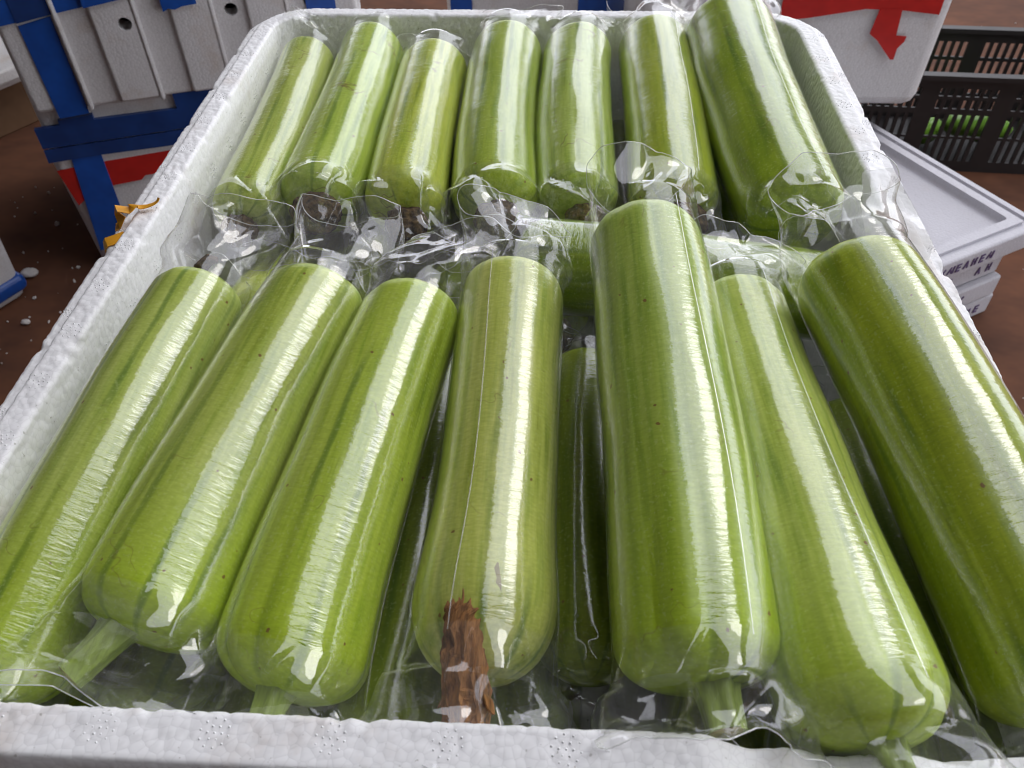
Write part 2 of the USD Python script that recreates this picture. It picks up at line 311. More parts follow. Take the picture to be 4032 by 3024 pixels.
W, L = 0.50, 0.6687
H = 0.20
def seg(a, b, step):
    n = max(1, int(np.hypot(b[0] - a[0], b[1] - a[1]) / step)); return [(a[0] + (b[0] - a[0]) * i / n, a[1] + (b[1] - a[1]) * i / n) for i in range(n)]
keys = [(0.016, -H), (0.006, -0.05), (0.0008, -0.016), (0.0, -0.0075), (0.0012, -0.0052), (0.0085, -0.0048), (0.0094, -0.0040), (0.0100, -0.0008), (0.0112, 0.0), (0.0228, 0.0), (0.0242, -0.0012), (0.0248, -0.012), (0.0262, -0.04), (0.031, -0.155), (0.040, -0.165)]
steps = [0.03, 0.004] + [0.0014] * 9 + [0.002, 0.006, 0.01]
prof = []
for a, b, s in zip(keys[:-1], keys[1:], steps): prof += seg(a, b, s)
prof.append(keys[-1])
mv, mf, ncol, nrow = box_shell(W / 2, L / 2, 0.055, prof, 250, 350, 50)
mv[:, 1] += L / 2
rng = np.random.default_rng(5)
nb = 90000
beads = np.c_[rng.uniform(-W / 2 - .01, W / 2 + .01, nb), rng.uniform(-.01, L + .01, nb), rng.uniform(-.06, .006, nb)]
inside = (np.abs(beads[:, 0]) < W / 2 - .032) & (beads[:, 1] > .032) & (beads[:, 1] < L - .032)
beads = beads[~inside]
keep = np.ones(len(beads), bool); tree = cKDTree(beads)                    # thin them out to bead spacing
for i in range(len(beads)):
    if keep[i]:
        for j in tree.query_ball_point(beads[i], 0.0032):
            if j > i: keep[j] = False
beads = beads[keep]; tree = cKDTree(beads)
rimv = np.where(mv[:, 2] > -0.045)[0]
d, _ = tree.query(mv[rimv], k=2)
m0 = trimesh.Trimesh(mv, mf, process=False); nrm = np.array(m0.vertex_normals)
pil = np.clip((d[:, 1] - d[:, 0]) / 0.0016, 0, 1) ** 0.6
mv[rimv] += nrm[rimv] * ((pil - 0.75) * 0.0006)[:, None]
# worn dip in the front rim, and chips along the edges
def sstep(t): t = np.clip(t, 0, 1); return t * t * (3 - 2 * t)
front = (mv[:, 1] < 0.0115) & (mv[:, 2] > -0.02) & (np.abs(mv[:, 0]) < 0.24)
wf = sstep((0.24 - np.abs(mv[front, 0])) / 0.02)
ztop = -0.018 * sstep((0.0062 - mv[front, 1]) / 0.0055)
mv[front, 2] += wf * (ztop - mv[front, 2])
dip = sstep((mv[:, 0] - 0.075) / 0.03) * sstep((0.205 - mv[:, 0]) / 0.02) * (mv[:, 1] < 0.04) * (mv[:, 2] > -0.05)
lift = np.clip(1 + mv[:, 2] / 0.05, 0, 1)
mv[:, 2] -= dip * lift * (0.006 + 0.006 * sstep((mv[:, 1] - 0.008) / 0.014)) * (1 + 0.25 * np.sin(mv[:, 0] * 160))
per = rrect(W / 2 - 0.001, L / 2 - 0.001, 0.054, 40, 60, 6) + [0, L / 2]
per2 = rrect(W / 2 - 0.0235, L / 2 - 0.0235, 0.03, 40, 60, 6) + [0, L / 2]
for k in range(64):
    if k < 34: c = np.r_[per[rng.integers(len(per))], -0.005]; rad, amp = rng.uniform(.003, .008), rng.uniform(.3, .6)
    else: c = np.r_[per2[rng.integers(len(per2))], -0.0005]; rad, amp = rng.uniform(.0025, .006), rng.uniform(.3, .55)
    dd = np.linalg.norm(mv[rimv] - c, axis=1); w = np.clip(1 - dd / rad, 0, 1)
    mv[rimv] -= nrm[rimv] * (w * rad * amp)[:, None]

crate = thing('foam_box', 'large open white polystyrene box packed with film wrapped green gourds', 'foam box')
obj('shell', (mv, mf), FOAM, crate, 50)
# moulded dot emblems along the rim and the inner walls
dot = trimesh.creation.icosphere(1, 1.0)
def emblem(c, nrm_, r=0.0052):
    n_ = np.array(nrm_, float); n_ /= np.linalg.norm(n_); a = np.cross(n_, [0.3, 0.5, 0.81]); a /= np.linalg.norm(a); b = np.cross(n_, a)
    ms = []
    for rr, kk in ((0, 1), (0.5, 6), (1.0, 10)):
        for i in range(kk):
            t = i * 2 * PI / kk + rr
            p = np.array(c) - 0.00018 * n_ + r * rr * (math.cos(t) * a + math.sin(t) * b)
            dm = dot.copy(); dm.apply_scale([0.00042, 0.00042, 0.00042]); dm.apply_translation(p); ms.append(dm)
    obj('dot_emblem', cat(ms), DOT, crate, True)
for i in range(11):
    xx = -0.215 + i * 0.041
    if not 0.07 < xx < 0.21: emblem((xx, 0.0165, 0.0001), (0, 0, 1))
for i in range(15):
    yy = 0.07 + i * 0.038
    for sx in (-1, 1):
        emblem((sx * (W / 2 - 0.0168), yy, 0.0001), (0, 0, 1))
        if i % 2 == 0: emblem((sx * (W / 2 - 0.0051), yy + 0.02, -0.0048), (0, 0, 1), 0.0035)
    emblem((-(W / 2 - 0.0256), yy + 0.01, -0.024), (1, 0, 0.05))
# torn yellow tape on the left rim
tp = np.array([[-0.2506, 0.318], [-0.2412, 0.325], [-0.2412, 0.304], [-0.2506, 0.297]])
def strip(pts, half, up=(0, 0, 1), th=0.00025):
    p = np.asarray(pts, float); t = np.gradient(p, axis=0); t /= np.linalg.norm(t, axis=1, keepdims=True)
    hw = np.broadcast_to(np.asarray(half, float), (len(p),))[:, None]
    s = np.cross(t, up); s /= np.maximum(np.linalg.norm(s, axis=1, keepdims=True), 1e-9); nn = np.cross(s, t)
    v = np.stack([p - s * hw - nn * th, p + s * hw - nn * th, p + s * hw + nn * th, p - s * hw + nn * th], 1).reshape(-1, 3)
    f = tri(grid_faces(4, len(p))); e = 4 * (len(p) - 1)
    return trimesh.Trimesh(v, np.vstack([f, [[0, 2, 1], [0, 3, 2]], [[e, e + 1, e + 2], [e, e + 2, e + 3]]]), process=False)
obj('tape_scrap', strip([(-0.2400, 0.313, -0.0038), (-0.2450, 0.309, -0.0040), (-0.2496, 0.306, -0.0042), (-0.2512, 0.305, -0.0062), (-0.2513, 0.305, -0.016)], 0.0050), YELLOW, crate, 30, 'flat torn patch of yellow tape on the outer ledge')
a = np.linspace(0, 1, 22)
curl = [(-0.2450 + 0.019 * t + 0.002 * math.sin(9 * t), 0.3255 + 0.013 * t, 0.001 + 0.006 * math.exp(-((t - .3) / .22) ** 2) + 0.006 * t ** 3) for t in a]
obj('tape_scrap', strip([(-0.2503, 0.322, -0.0045), (-0.2475, 0.323, -0.0035), (-0.2455, 0.324, 0.003), (-0.2468, 0.325, 0.0075)] + curl[3:], np.r_[[.0042] * 4, np.linspace(.0038, .0007, 19)]), YELLOW, crate, 30, 'curled strip of yellow tape standing up from the rim')

# the box below that carries it (only its place is known)
sup = thing('foam_box', 'closed white polystyrene box under the box of gourds', 'foam box', loc=(0, L / 2, GZ))
sv, sf, _, _ = box_shell(W / 2 - 0.006, L / 2 - 0.006, 0.05, [(0.018, 0.0), (0.0, 0.24), (0.0, 0.29), (0.004, 0.2985), (0.02, 0.2985)], 6, 6, 6)
obj('shell', (sv, sf), FOAM_BG, sup, 40)

# ------------------------------------------------------------------ gourds
def frame(B, A):
    B, A = np.array(B, float), np.array(A, float); d = A - B; Lg = np.linalg.norm(d); d /= Lg
    x = -np.cross(d, [0, 0, 1.0]); x /= np.linalg.norm(x); y = np.cross(d, x)
    M = np.eye(4); M[0, :3], M[1, :3], M[2, :3], M[3, :3] = x, y, d, B
    return M, Lg

def gourd(label, B, A, rB, rA, seed, capB=0.75, capA=0.75, pale=0.5, vivid=0.5, dark=1.0, bend=0.004, bulge=0.0, rib=0.022,
          near=0.045, far=0.028, fn=0.8, ff=0.5, nphi=0.0, fphi=0.0, nb=(0, -0.3), fb=(0, 0.3), stem=None, blossom=False, wrap=True, crumple=1.0, seam=None, film=None, fw_=(1.0, 1.0), eB=0.0, eA=0.0):
    rng = np.random.default_rng(1000 + seed)
    B, A = np.array(B, float), np.array(A, float); u_ = (A - B) / np.linalg.norm(A - B); B, A = B - u_ * eB, A + u_ * eA
    M, Lg = frame(B, A)
    t = thing('bottle_gourd', label, 'gourd', 'film wrapped gourds in the foam box', mat=M)
    ph = rng.uniform(0, 2 * PI, 4)
    def centre(zz):
        s = np.clip(zz / Lg, -0.2, 1.2); k = 4 * s * (1 - s)
        return np.stack([bend * k * math.cos(ph[0]), bend * 0.5 * k * math.sin(ph[0])], -1)
    def radius(zz):
        s = np.clip(zz / Lg, 0, 1)
        return (rB + (rA - rB) * s) * (1 + 0.012 * np.sin(5 * s + ph[1]) + bulge * np.exp(-((s - 0.12) / 0.16) ** 2))
    # flesh
    cb, ca = capB * rB, capA * rA
    ub = np.linspace(0, 1, 18); zc = np.r_[cb * (1 - np.cos(ub * PI / 2)), np.linspace(cb, Lg - ca, 46)[1:-1], Lg - ca * (1 - np.sin(ub * PI / 2))]
    e = 2.5
    k = np.ones(len(zc)); low = zc < cb; k[low] = (1 - (1 - zc[low] / cb) ** e) ** (1 / e)
    hi = zc > Lg - ca; k[hi] = (np.maximum(0, 1 - ((zc[hi] - (Lg - ca)) / ca) ** e)) ** (1 / e)
    k = np.maximum(k, 0.004)
    nt = 120; th = np.arange(nt) * 2 * PI / nt
    Z, T = np.meshgrid(zc, th, indexing='ij'); K = k[:, None]
    def relief(Z, T, groove=True):
        env = rib * (0.5 + 0.5 * np.sin(T * 2 + ph[3])) * (0.6 + 1.2 * np.exp(-(Z / (0.3 * Lg)) ** 2))
        P0 = np.stack([np.cos(T), np.sin(T), Z * 12], -1).reshape(-1, 3)
        lump = meshkit.noise(P0 * 1.6 + seed * 3.1).reshape(Z.shape) * 0.045
        return 1 + lump + env * ((np.abs(np.sin(5 * T + ph[2])) - 0.6) if groove else 0.34)
    R = radius(Z) * K * relief(Z, T)
    C = centre(zc)[:, None]
    V = np.stack([C[..., 0] + R * np.cos(T), C[..., 1] + R * np.sin(T), Z], -1).reshape(-1, 3)
    F = tri(grid_faces(nt, len(zc)))
    obj('flesh', (V, F), flesh_mat(f'gourd_flesh_{seed:03d}', seed, pale, vivid, dark, Lg, 2 * ph[2] + PI / 2 - 0.8, 0.85 if seed in (1, 2, 3, 5) else 0.35), t, True)
    if stem:
        pts, r0 = stem
        sp = np.array(pts, float); n = 9; tt = np.linspace(0, 1, n)[:, None]
        mid = (1 - tt) ** 2 * sp[0] + 2 * tt * (1 - tt) * sp[1] + tt ** 2 * sp[2]
        rad = r0 * (1.0 + 0.8 * np.exp(-tt[:, 0] * 6) - 0.12 * tt[:, 0])
        so = obj('stem', tube(mid, rad, 30, True, lambda a: 0.13 * np.cos(5 * a)), STEM, t, 35)
        obj('cut_end', tube([mid[-1], mid[-1] + (mid[-1] - mid[-2]) * 0.12], [rad[-1] * 0.9, rad[-1] * 0.8], 20), STEM_CUT, so, 35)
    if blossom:
        s = trimesh.creation.icosphere(4, 1.0); v = np.array(s.vertices)
        v *= (1 + 0.55 * meshkit.fbm(v * 2.6 + seed, 4) + 0.10 * creases(v, rng, 6, .2, .6, .6))[:, None]
        bs = rng.uniform(0.36, 0.52); v = v * [rB * bs, rB * bs * 0.9, rB * 0.40] + [rng.uniform(-.2, .2) * rB, rng.uniform(-.3, .05) * rB, -rB * 0.12]
        obj('withered_blossom', (v, np.array(s.faces)), BLOSSOM, t, True)
    if wrap:
        gap = 0.0007
        nz, ntf = max(8, int(near / 0.0016)), 132
        zs = np.r_[np.linspace(-near, 0, nz, endpoint=False), np.linspace(0, 0.03, 16, endpoint=False), np.linspace(0.03, Lg - 0.012, 24, endpoint=False), np.linspace(Lg - 0.012, Lg, 7, endpoint=False), np.linspace(Lg, Lg + far, max(8, int(far / 0.0016)))]
        th = np.arange(ntf) * 2 * PI / ntf
        Z, T = np.meshgrid(zs, th, indexing='ij')
        qn = np.clip(-zs / near, 0, 1); qf = np.clip((zs - Lg) / far, 0, 1)
        kn = sstep(np.clip((0.022 - zs) / 0.03, 0, 1)) * (zs < 0.022); kf = sstep(np.clip((zs - Lg + 0.010) / 0.016, 0, 1))
        def section(q, flat, phi, width):
            g = sstep(q) * flat
            return (1 + 0.46 * g) * (1 + (width - 1) * q), np.maximum(1 - 0.96 * g, 0.05), phi
        an, bn, _ = section(qn, fn, nphi, fw_[0]); af, bf, _ = section(qf, ff, fphi, fw_[1])
        R = radius(zs)[:, None] * relief(Z, T, False) + gap
        def ell(a, b, phi):
            c, s_ = np.cos(T - phi), np.sin(T - phi)
            ex, ey = a[:, None] * c, b[:, None] * s_
            return ex * math.cos(phi) - ey * math.sin(phi), ex * math.sin(phi) + ey * math.cos(phi)
        exn, eyn = ell(an, bn, nphi); exf, eyf = ell(af, bf, fphi)
        isn = (zs < Lg / 2)[:, None]
        X = np.where(isn, exn, exf) * R; Y = np.where(isn, eyn, eyf) * R
        C = centre(zs)
        X = X + C[:, :1] + np.where(isn, nb[0] * qn[:, None] ** 2 * near, fb[0] * qf[:, None] ** 2 * far)
        Y = Y + C[:, 1:] + np.where(isn, nb[1] * qn[:, None] ** 2 * near, fb[1] * qf[:, None] ** 2 * far)
        V = np.stack([X, Y, Z], -1)
        amp = (np.maximum(kn, kf) * crumple)[:, None]
        P3 = V.reshape(-1, 3)
        d1 = creases(P3, rng, 4, 0.020, 0.055, 0.09).reshape(Z.shape); d2 = creases(P3, rng, 4, 0.010, 0.020, 0.04).reshape(Z.shape)
        dz = creases(P3, rng, 4, 0.02, 0.05, 0.06).reshape(Z.shape)
        D = (d1 + d2 * 0.5) * np.where(isn, 1.35, 0.75)
        D = np.where((zs > -0.002)[:, None] & (zs < Lg + 0.001)[:, None], np.abs(D) * 0.6, D) * amp
        U = np.stack([np.cos(T), np.sin(T), 0 * T], -1)
        V = V + U * D[..., None]
        # wrinkle ring over the shoulder, ragged cut edge
        edge = np.maximum(qn, qf)[:, None] ** 2
        V[..., 2] += edge * dz * np.where(isn, 1.6, 1.2) + edge * 0.006 * (np.abs(((T / PI + ph[1]) % 1) - .5) * 4 - 1) * np.where(isn, -1, 1)
        nt_ = len(zs); i1 = int(np.searchsorted(zs, 0.014)); i2 = int(np.searchsorted(zs, Lg - 0.0085))
        fm = obj('film_sleeve', (V[i1:i2 + 1].reshape(-1, 3), tri(grid_faces(ntf, i2 + 1 - i1))), film or FILM, t, True)
        obj('film_end', (V[:i1 + 1].reshape(-1, 3), tri(grid_faces(ntf, i1 + 1))), FILM_END, t, 24)
        for e_, row in ((0, V[0]), (1, V[-1])):
            lp = np.vstack([row, row[:1]]); obj('cut_edge', tube(lp, 0.00022, 4, False), EDGE, fm, True)
        obj('film_end', (V[i2:].reshape(-1, 3), tri(grid_faces(ntf, nt_ - i2))), FILM_END, t, 24)
        if seam is not None:
            zz = np.linspace(0.012, Lg - 0.006, 40); wob = 0.03 * np.sin(zz * 30 + seed)
            rr = radius(zz) * relief(zz, seam + wob, False) + gap + 0.0004; cc = centre(zz)
            pts = np.stack([cc[:, 0] + rr * np.cos(seam + wob), cc[:, 1] + rr * np.sin(seam + wob), zz], -1)
            obj('seam', strip(pts, 0.00022, (math.cos(seam), math.sin(seam), 0), 0.0001), SEAM, fm, True)
    return t, M, Lg, rng

def to_local(M, p):
    return (np.array(p) - M[3, :3]) @ np.linalg.inv(M[:3, :3])

# back row, left to right
gourd('leftmost gourd of the back row against the left wall', (-0.191, 0.384, -0.032), (-0.199, 0.622, -0.028), 0.0245, 0.0235, 1, eB=0.012, eA=0, pale=0.55, vivid=0.1, near=0.040, far=0.022, fn=0.85, ff=0.8, nphi=0.5, fphi=0.8, blossom=True, fb=(-0.6, 0.5))
gourd('second gourd from the left in the back row with brown scratches', (-0.142, 0.395, -0.030), (-0.143, 0.640, -0.024), 0.0290, 0.0265, 2, eB=0.012, eA=-0.004, pale=0.50, vivid=0.1, near=0.040, far=0.014, fn=0.8, ff=0.6, nphi=0.2, blossom=True)
gourd('short pale gourd third from the left in the back row', (-0.081, 0.391, -0.030), (-0.084, 0.615, -0.028), 0.0278, 0.0285, 3, eB=0.012, eA=-0.006, pale=0.60, vivid=0.05, near=0.042, far=0.016, fn=0.8, ff=0.7, nphi=-0.2, fphi=0.3, blossom=True)
gourd('darker green gourd in the middle of the back row', (-0.018, 0.394, -0.029), (-0.021, 0.640, -0.018), 0.0292, 0.0300, 4, eB=0.012, eA=-0.014, pale=0.15, vivid=0.1, dark=0.92, near=0.045, far=0.018, fn=0.9, ff=0.7, nphi=0.35, fphi=-0.3, blossom=True, fb=(-0.3, 0.8))
gourd('narrow gourd fifth from the left in the back row with a bushy withered blossom', (0.039, 0.398, -0.029), (0.040, 0.640, -0.018), 0.0278, 0.0288, 5, eB=0.012, eA=-0.014, pale=0.35, vivid=0.1, dark=0.95, near=0.044, far=0.020, fn=0.7, ff=0.5, nphi=0.1, blossom=True)
gourd('sixth gourd of the back row with a wide film end beside the raised one', (0.103, 0.392, -0.028), (0.105, 0.642, -0.016), 0.0300, 0.0302, 6, eB=0.012, eA=-0.01, pale=0.1, vivid=0.1, dark=0.9, near=0.050, far=0.030, fn=0.8, ff=0.5, nphi=-0.3, blossom=True, seam=2.0, fb=(0, 0.8))
gourd('big dark gourd at the right end of the back row leaning on the others', (0.178, 0.366, -0.018), (0.164, 0.630, 0.002), 0.0335, 0.0360, 7, eB=0.01, eA=-0.004, pale=0.0, vivid=0.15, dark=0.80, near=0.026, far=0.014, fn=0.35, ff=0.6, nphi=1.3, fw_=(0.8, 1.0), seam=1.9)
# front row, left to right
g1 = gourd('leftmost gourd of the front row along the left wall', (-0.203, 0.060, -0.038), (-0.172, 0.254, 0.000), 0.0268, 0.0240, 8, eB=0.02, eA=0.008, capB=0.9, pale=0.45, vivid=0.7, near=0.013, far=0.042, fn=0.8, ff=0.75, nphi=0.7, fphi=0.2, nb=(0.0, 1.0), fw_=(1.1, 0.95), fb=(-0.2, 0.5), rib=0.045)
g2 = gourd('second gourd of the front row with a thick cut stem inside its bag', (-0.143, 0.083, -0.030), (-0.105, 0.256, 0.000), 0.0325, 0.0272, 9, eB=0.019, eA=0.008, capB=0.62, pale=0.5, vivid=0.9, near=0.03, far=0.045, fn=0.85, ff=0.6, nphi=0.15, fphi=-0.2, nb=(0.0, 1.0), fw_=(1.0, 0.95), fb=(0.1, 0.35), rib=0.05,
           stem=([(0.006, 0.008, 0.008), (0.008, 0.012, -0.008), (0.014, 0.014, -0.022)], 0.0070))
g3 = gourd('third gourd of the front row with speckled skin and a green stem', (-0.081, 0.066, -0.035), (-0.051, 0.247, 0.000), 0.0325, 0.0252, 10, eB=0.021, eA=0.008, pale=0.6, vivid=0.6, near=0.021, far=0.040, fn=0.75, ff=0.8, nphi=-0.1, fphi=-0.3, nb=(0.0, 1.3), fw_=(1.15, 0.95), fb=(-0.3, 0.3), rib=0.05,
           stem=([(0.0, 0.006, 0.006), (0.0, 0.010, -0.010), (-0.001, 0.013, -0.022)], 0.0062))
g4 = gourd('pale gourd in the middle of the front row with a dried brown flower', (-0.004, 0.066, -0.034), (0.000, 0.267, 0.000), 0.0275, 0.0268, 11, eB=0.012, eA=0.008, capB=1.5, pale=0.95, vivid=-0.0, near=0.036, far=0.040, fn=0.6, ff=0.6, nphi=0.05, fphi=0.5, nb=(0.0, 0.7), fw_=(1.22, 0.95), fb=(0.0, 0.3), bulge=0.13, seam=1.25)
g5 = gourd('large gourd lying raised on top of the others in the front row', (0.081, 0.066, -0.010), (0.070, 0.277, 0.030), 0.0318, 0.0285, 12, eB=0.021, eA=0.008, capB=0.6, pale=0.2, vivid=0.75, dark=0.98, near=0.026, far=0.026, fn=0.45, ff=0.12, nphi=0.2, fphi=0.2, nb=(0.0, 0.9), fw_=(1.0, 0.95), fb=(0, 0.3), rib=0.05, seam=2.02, crumple=0.8,
           stem=([(-0.004, 0.004, 0.008), (-0.005, 0.006, -0.006), (-0.006, 0.007, -0.016)], 0.0078))
g6 = gourd('long pale gourd squeezed between the raised one and the right one', (0.140, 0.042, -0.012), (0.125, 0.268, -0.012), 0.0312, 0.0262, 13, eB=0.016, eA=0.008, capB=0.8, pale=0.8, vivid=0.7, near=0.028, far=0.032, fn=0.7, ff=0.7, nphi=-0.1, fphi=0.3, nb=(0.0, 0.9), fw_=(1.1, 0.95), fb=(-0.2, 0.5), rib=0.055, seam=1.95,
           stem=([(-0.004, 0.0, 0.003), (-0.007, 0.0, -0.012), (-0.010, 0.004, -0.032)], 0.0055))
g7 = gourd('rightmost gourd of the front row half outside the picture', (0.222, 0.064, -0.022), (0.178, 0.262, 0.020), 0.0340, 0.0300, 14, eB=0.02, eA=0.008, pale=0.15, vivid=0.2, dark=0.88, near=0.016, far=0.034, fn=0.7, ff=0.35, nphi=0.0, fphi=0.1, nb=(0.0, 0.8), fw_=(1.05, 0.95), fb=(-0.1, 0.6), rib=0.05)
# lower layer
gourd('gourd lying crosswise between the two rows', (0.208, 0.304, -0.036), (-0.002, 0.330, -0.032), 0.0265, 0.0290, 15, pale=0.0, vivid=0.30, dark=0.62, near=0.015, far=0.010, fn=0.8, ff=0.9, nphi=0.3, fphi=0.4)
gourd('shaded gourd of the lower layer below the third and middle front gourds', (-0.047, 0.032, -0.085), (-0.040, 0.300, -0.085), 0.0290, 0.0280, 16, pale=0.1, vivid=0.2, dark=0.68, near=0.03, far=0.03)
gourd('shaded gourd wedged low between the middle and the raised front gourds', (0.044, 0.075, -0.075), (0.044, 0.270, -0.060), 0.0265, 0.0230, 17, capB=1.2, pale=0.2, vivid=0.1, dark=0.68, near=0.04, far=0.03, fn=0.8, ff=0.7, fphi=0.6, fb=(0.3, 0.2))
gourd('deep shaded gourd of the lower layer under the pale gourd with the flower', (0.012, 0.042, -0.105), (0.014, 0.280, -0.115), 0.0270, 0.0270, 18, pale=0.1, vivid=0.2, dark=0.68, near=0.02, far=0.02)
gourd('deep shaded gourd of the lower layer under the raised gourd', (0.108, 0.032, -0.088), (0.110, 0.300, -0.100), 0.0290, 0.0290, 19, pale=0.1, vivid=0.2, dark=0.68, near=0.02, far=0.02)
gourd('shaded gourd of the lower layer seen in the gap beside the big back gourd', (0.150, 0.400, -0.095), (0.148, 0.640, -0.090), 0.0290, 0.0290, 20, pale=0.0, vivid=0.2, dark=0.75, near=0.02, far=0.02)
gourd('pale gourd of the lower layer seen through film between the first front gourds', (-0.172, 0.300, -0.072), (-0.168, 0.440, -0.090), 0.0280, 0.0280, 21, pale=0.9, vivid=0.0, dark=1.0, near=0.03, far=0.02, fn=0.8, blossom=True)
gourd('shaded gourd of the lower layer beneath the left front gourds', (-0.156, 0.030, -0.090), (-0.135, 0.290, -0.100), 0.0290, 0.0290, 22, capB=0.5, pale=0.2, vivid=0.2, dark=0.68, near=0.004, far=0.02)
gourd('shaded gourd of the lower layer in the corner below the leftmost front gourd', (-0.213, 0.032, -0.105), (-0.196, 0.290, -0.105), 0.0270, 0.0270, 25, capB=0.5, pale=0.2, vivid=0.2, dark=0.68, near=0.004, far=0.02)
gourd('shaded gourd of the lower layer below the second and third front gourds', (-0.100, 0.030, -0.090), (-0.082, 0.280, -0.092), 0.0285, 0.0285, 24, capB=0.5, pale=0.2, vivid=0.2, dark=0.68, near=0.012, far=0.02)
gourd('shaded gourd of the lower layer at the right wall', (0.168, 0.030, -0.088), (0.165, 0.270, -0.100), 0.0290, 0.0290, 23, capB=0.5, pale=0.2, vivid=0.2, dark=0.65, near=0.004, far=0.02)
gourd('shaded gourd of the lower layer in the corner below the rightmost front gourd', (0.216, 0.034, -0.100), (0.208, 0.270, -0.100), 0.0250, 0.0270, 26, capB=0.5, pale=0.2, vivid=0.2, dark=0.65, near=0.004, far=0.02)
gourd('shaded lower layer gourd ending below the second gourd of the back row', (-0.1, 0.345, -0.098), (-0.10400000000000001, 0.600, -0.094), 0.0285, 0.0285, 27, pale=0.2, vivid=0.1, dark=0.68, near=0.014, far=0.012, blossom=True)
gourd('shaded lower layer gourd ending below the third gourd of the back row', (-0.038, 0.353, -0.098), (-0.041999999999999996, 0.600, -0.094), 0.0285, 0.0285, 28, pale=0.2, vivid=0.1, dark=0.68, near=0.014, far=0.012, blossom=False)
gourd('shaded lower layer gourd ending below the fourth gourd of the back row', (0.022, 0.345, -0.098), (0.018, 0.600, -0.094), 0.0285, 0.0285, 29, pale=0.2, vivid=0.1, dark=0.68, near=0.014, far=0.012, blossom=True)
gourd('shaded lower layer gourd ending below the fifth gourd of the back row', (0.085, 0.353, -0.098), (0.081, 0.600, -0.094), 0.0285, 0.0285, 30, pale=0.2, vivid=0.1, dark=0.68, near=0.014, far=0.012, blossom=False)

# dried flower and sepal on the pale middle gourd
t4, M4 = g4[0], g4[1]
def tol(p): return to_local(M4, p)
fp = [tol(p) for p in [(-0.008, 0.080, -0.011), (-0.009, 0.070, -0.010), (-0.008, 0.055, -0.016), (-0.006, 0.042, -0.022), (-0.005, 0.030, -0.028)]]
tt = np.linspace(0, 4, 26); fpts = np.stack([np.interp(tt, range(5), np.array(fp)[:, i]) for i in range(3)], 1)
rad = np.interp(tt, [0, 1, 2, 3, 4], [0.0074, 0.0076, 0.0082, 0.0090, 0.0088])
fl = tube(fpts, rad, 72, True, lambda a: 0.10 * (np.abs(np.sin(6.5 * a + 1)) - .5) + 0.06 * np.sin(11 * a) + 0.05 * np.sin(23 * a + 2))
v = np.array(fl.vertices); v += 0.0016 * np.stack([meshkit.noise(v * 260 + k * 9) for k in range(3)], 1) + (0.0007 * creases(v * 100, rng, 5, .4, 1.2, .8))[:, None] * [1, 1, 0.3]
flo = obj('dried_flower', (v, np.array(fl.faces)), DRIED, t4, 40)
for a_, ln in ((0.3, 0.007), (1.6, 0.005), (2.6, 0.009), (4.0, 0.006), (5.2, 0.007)):
    p0 = fpts[-8] + rad[-1] * 0.9 * np.array([math.cos(a_), math.sin(a_), 0]); d_ = np.array([math.cos(a_) * .5, math.sin(a_) * .5, -0.9])
    q = [p0 + d_ * ln * s + np.array([0, .0015 * math.sin(5 * s), 0]) for s in np.linspace(0, 1, 9)]
    obj('petal', strip(q, 0.0028 * np.sin(np.linspace(.5, 2.9, 9)), (math.cos(a_), math.sin(a_), .2)), DRIED, flo, 30)
q = [tol(p) for p in [(0.003, 0.088, 0.0020), (0.002, 0.080, 0.0000), (0.0, 0.074, -0.004), (-0.002, 0.068, -0.010)]]
tt = np.linspace(0, 3, 13); q = np.stack([np.interp(tt, range(4), np.array(q)[:, i]) for i in range(3)], 1)
obj('sepal', strip(q, np.interp(tt, [0, 1.8, 3], [0.0003, 0.0052, 0.0040]), (0, 1, 0)), LEAF, t4, 30)

sh = np.array([[0.002, 0.006, 0.0], [0.001, 0.012, 0.004], [-0.004, 0.016, 0.006], [-0.010, 0.017, 0.006]]) + [0, 0, g1[2] - 0.002]
obj('dried_stalk', tube(sh, [0.0042, 0.0036, 0.0030, 0.0012], 12, True, lambda a: 0.25 * np.sin(3 * a)), BLOSSOM, g1[0], 40)

# loose dusty film flap standing on the right rim
rng = np.random.default_rng(9)
ctrl = np.array([-0.013, -0.012, 0.0]) + np.array([[0.225, 0.345, -0.010], [0.228, 0.385, 0.012], [0.247, 0.380, 0.014], [0.252, 0.315, 0.008], [0.236, 0.285, 0.002], [0.224, 0.305, -0.008]])
cen = ctrl.mean(0); ax1 = ctrl[1] - ctrl[4]; ax1 /= np.linalg.norm(ax1); nn = np.cross(ax1, ctrl[3] - ctrl[0]); nn /= np.linalg.norm(nn); ax2 = np.cross(nn, ax1)
from shapely.geometry import Polygon, Point
p2 = np.stack([(ctrl - cen) @ ax1, (ctrl - cen) @ ax2], 1); poly = Polygon(p2).buffer(0)
pts = [p for p in rng.uniform(p2.min(0), p2.max(0), (900, 2)) if poly.contains(Point(p))] + [np.array(poly.exterior.interpolate(s, normalized=True).coords[0]) for s in np.linspace(0, 1, 90, endpoint=False)]
pts = np.array(pts); dl = Delaunay(pts); fc = np.array([s for s in dl.simplices if poly.buffer(1e-4).contains(Point(pts[s].mean(0)))])
v = cen + pts[:, :1] * ax1 + pts[:, 1:] * ax2; v = v + nn * (creases(v, rng, 4, 0.02, 0.05, 0.07) + 0.006 * np.cos(pts[:, :1] * 60)[:, 0])[:, None]
fl = obj('film_flap', (v, fc), FILM_DIRTY, None, 25); tag(fl, 'loose dusty sheet of clear film folded over the right rim', 'film')

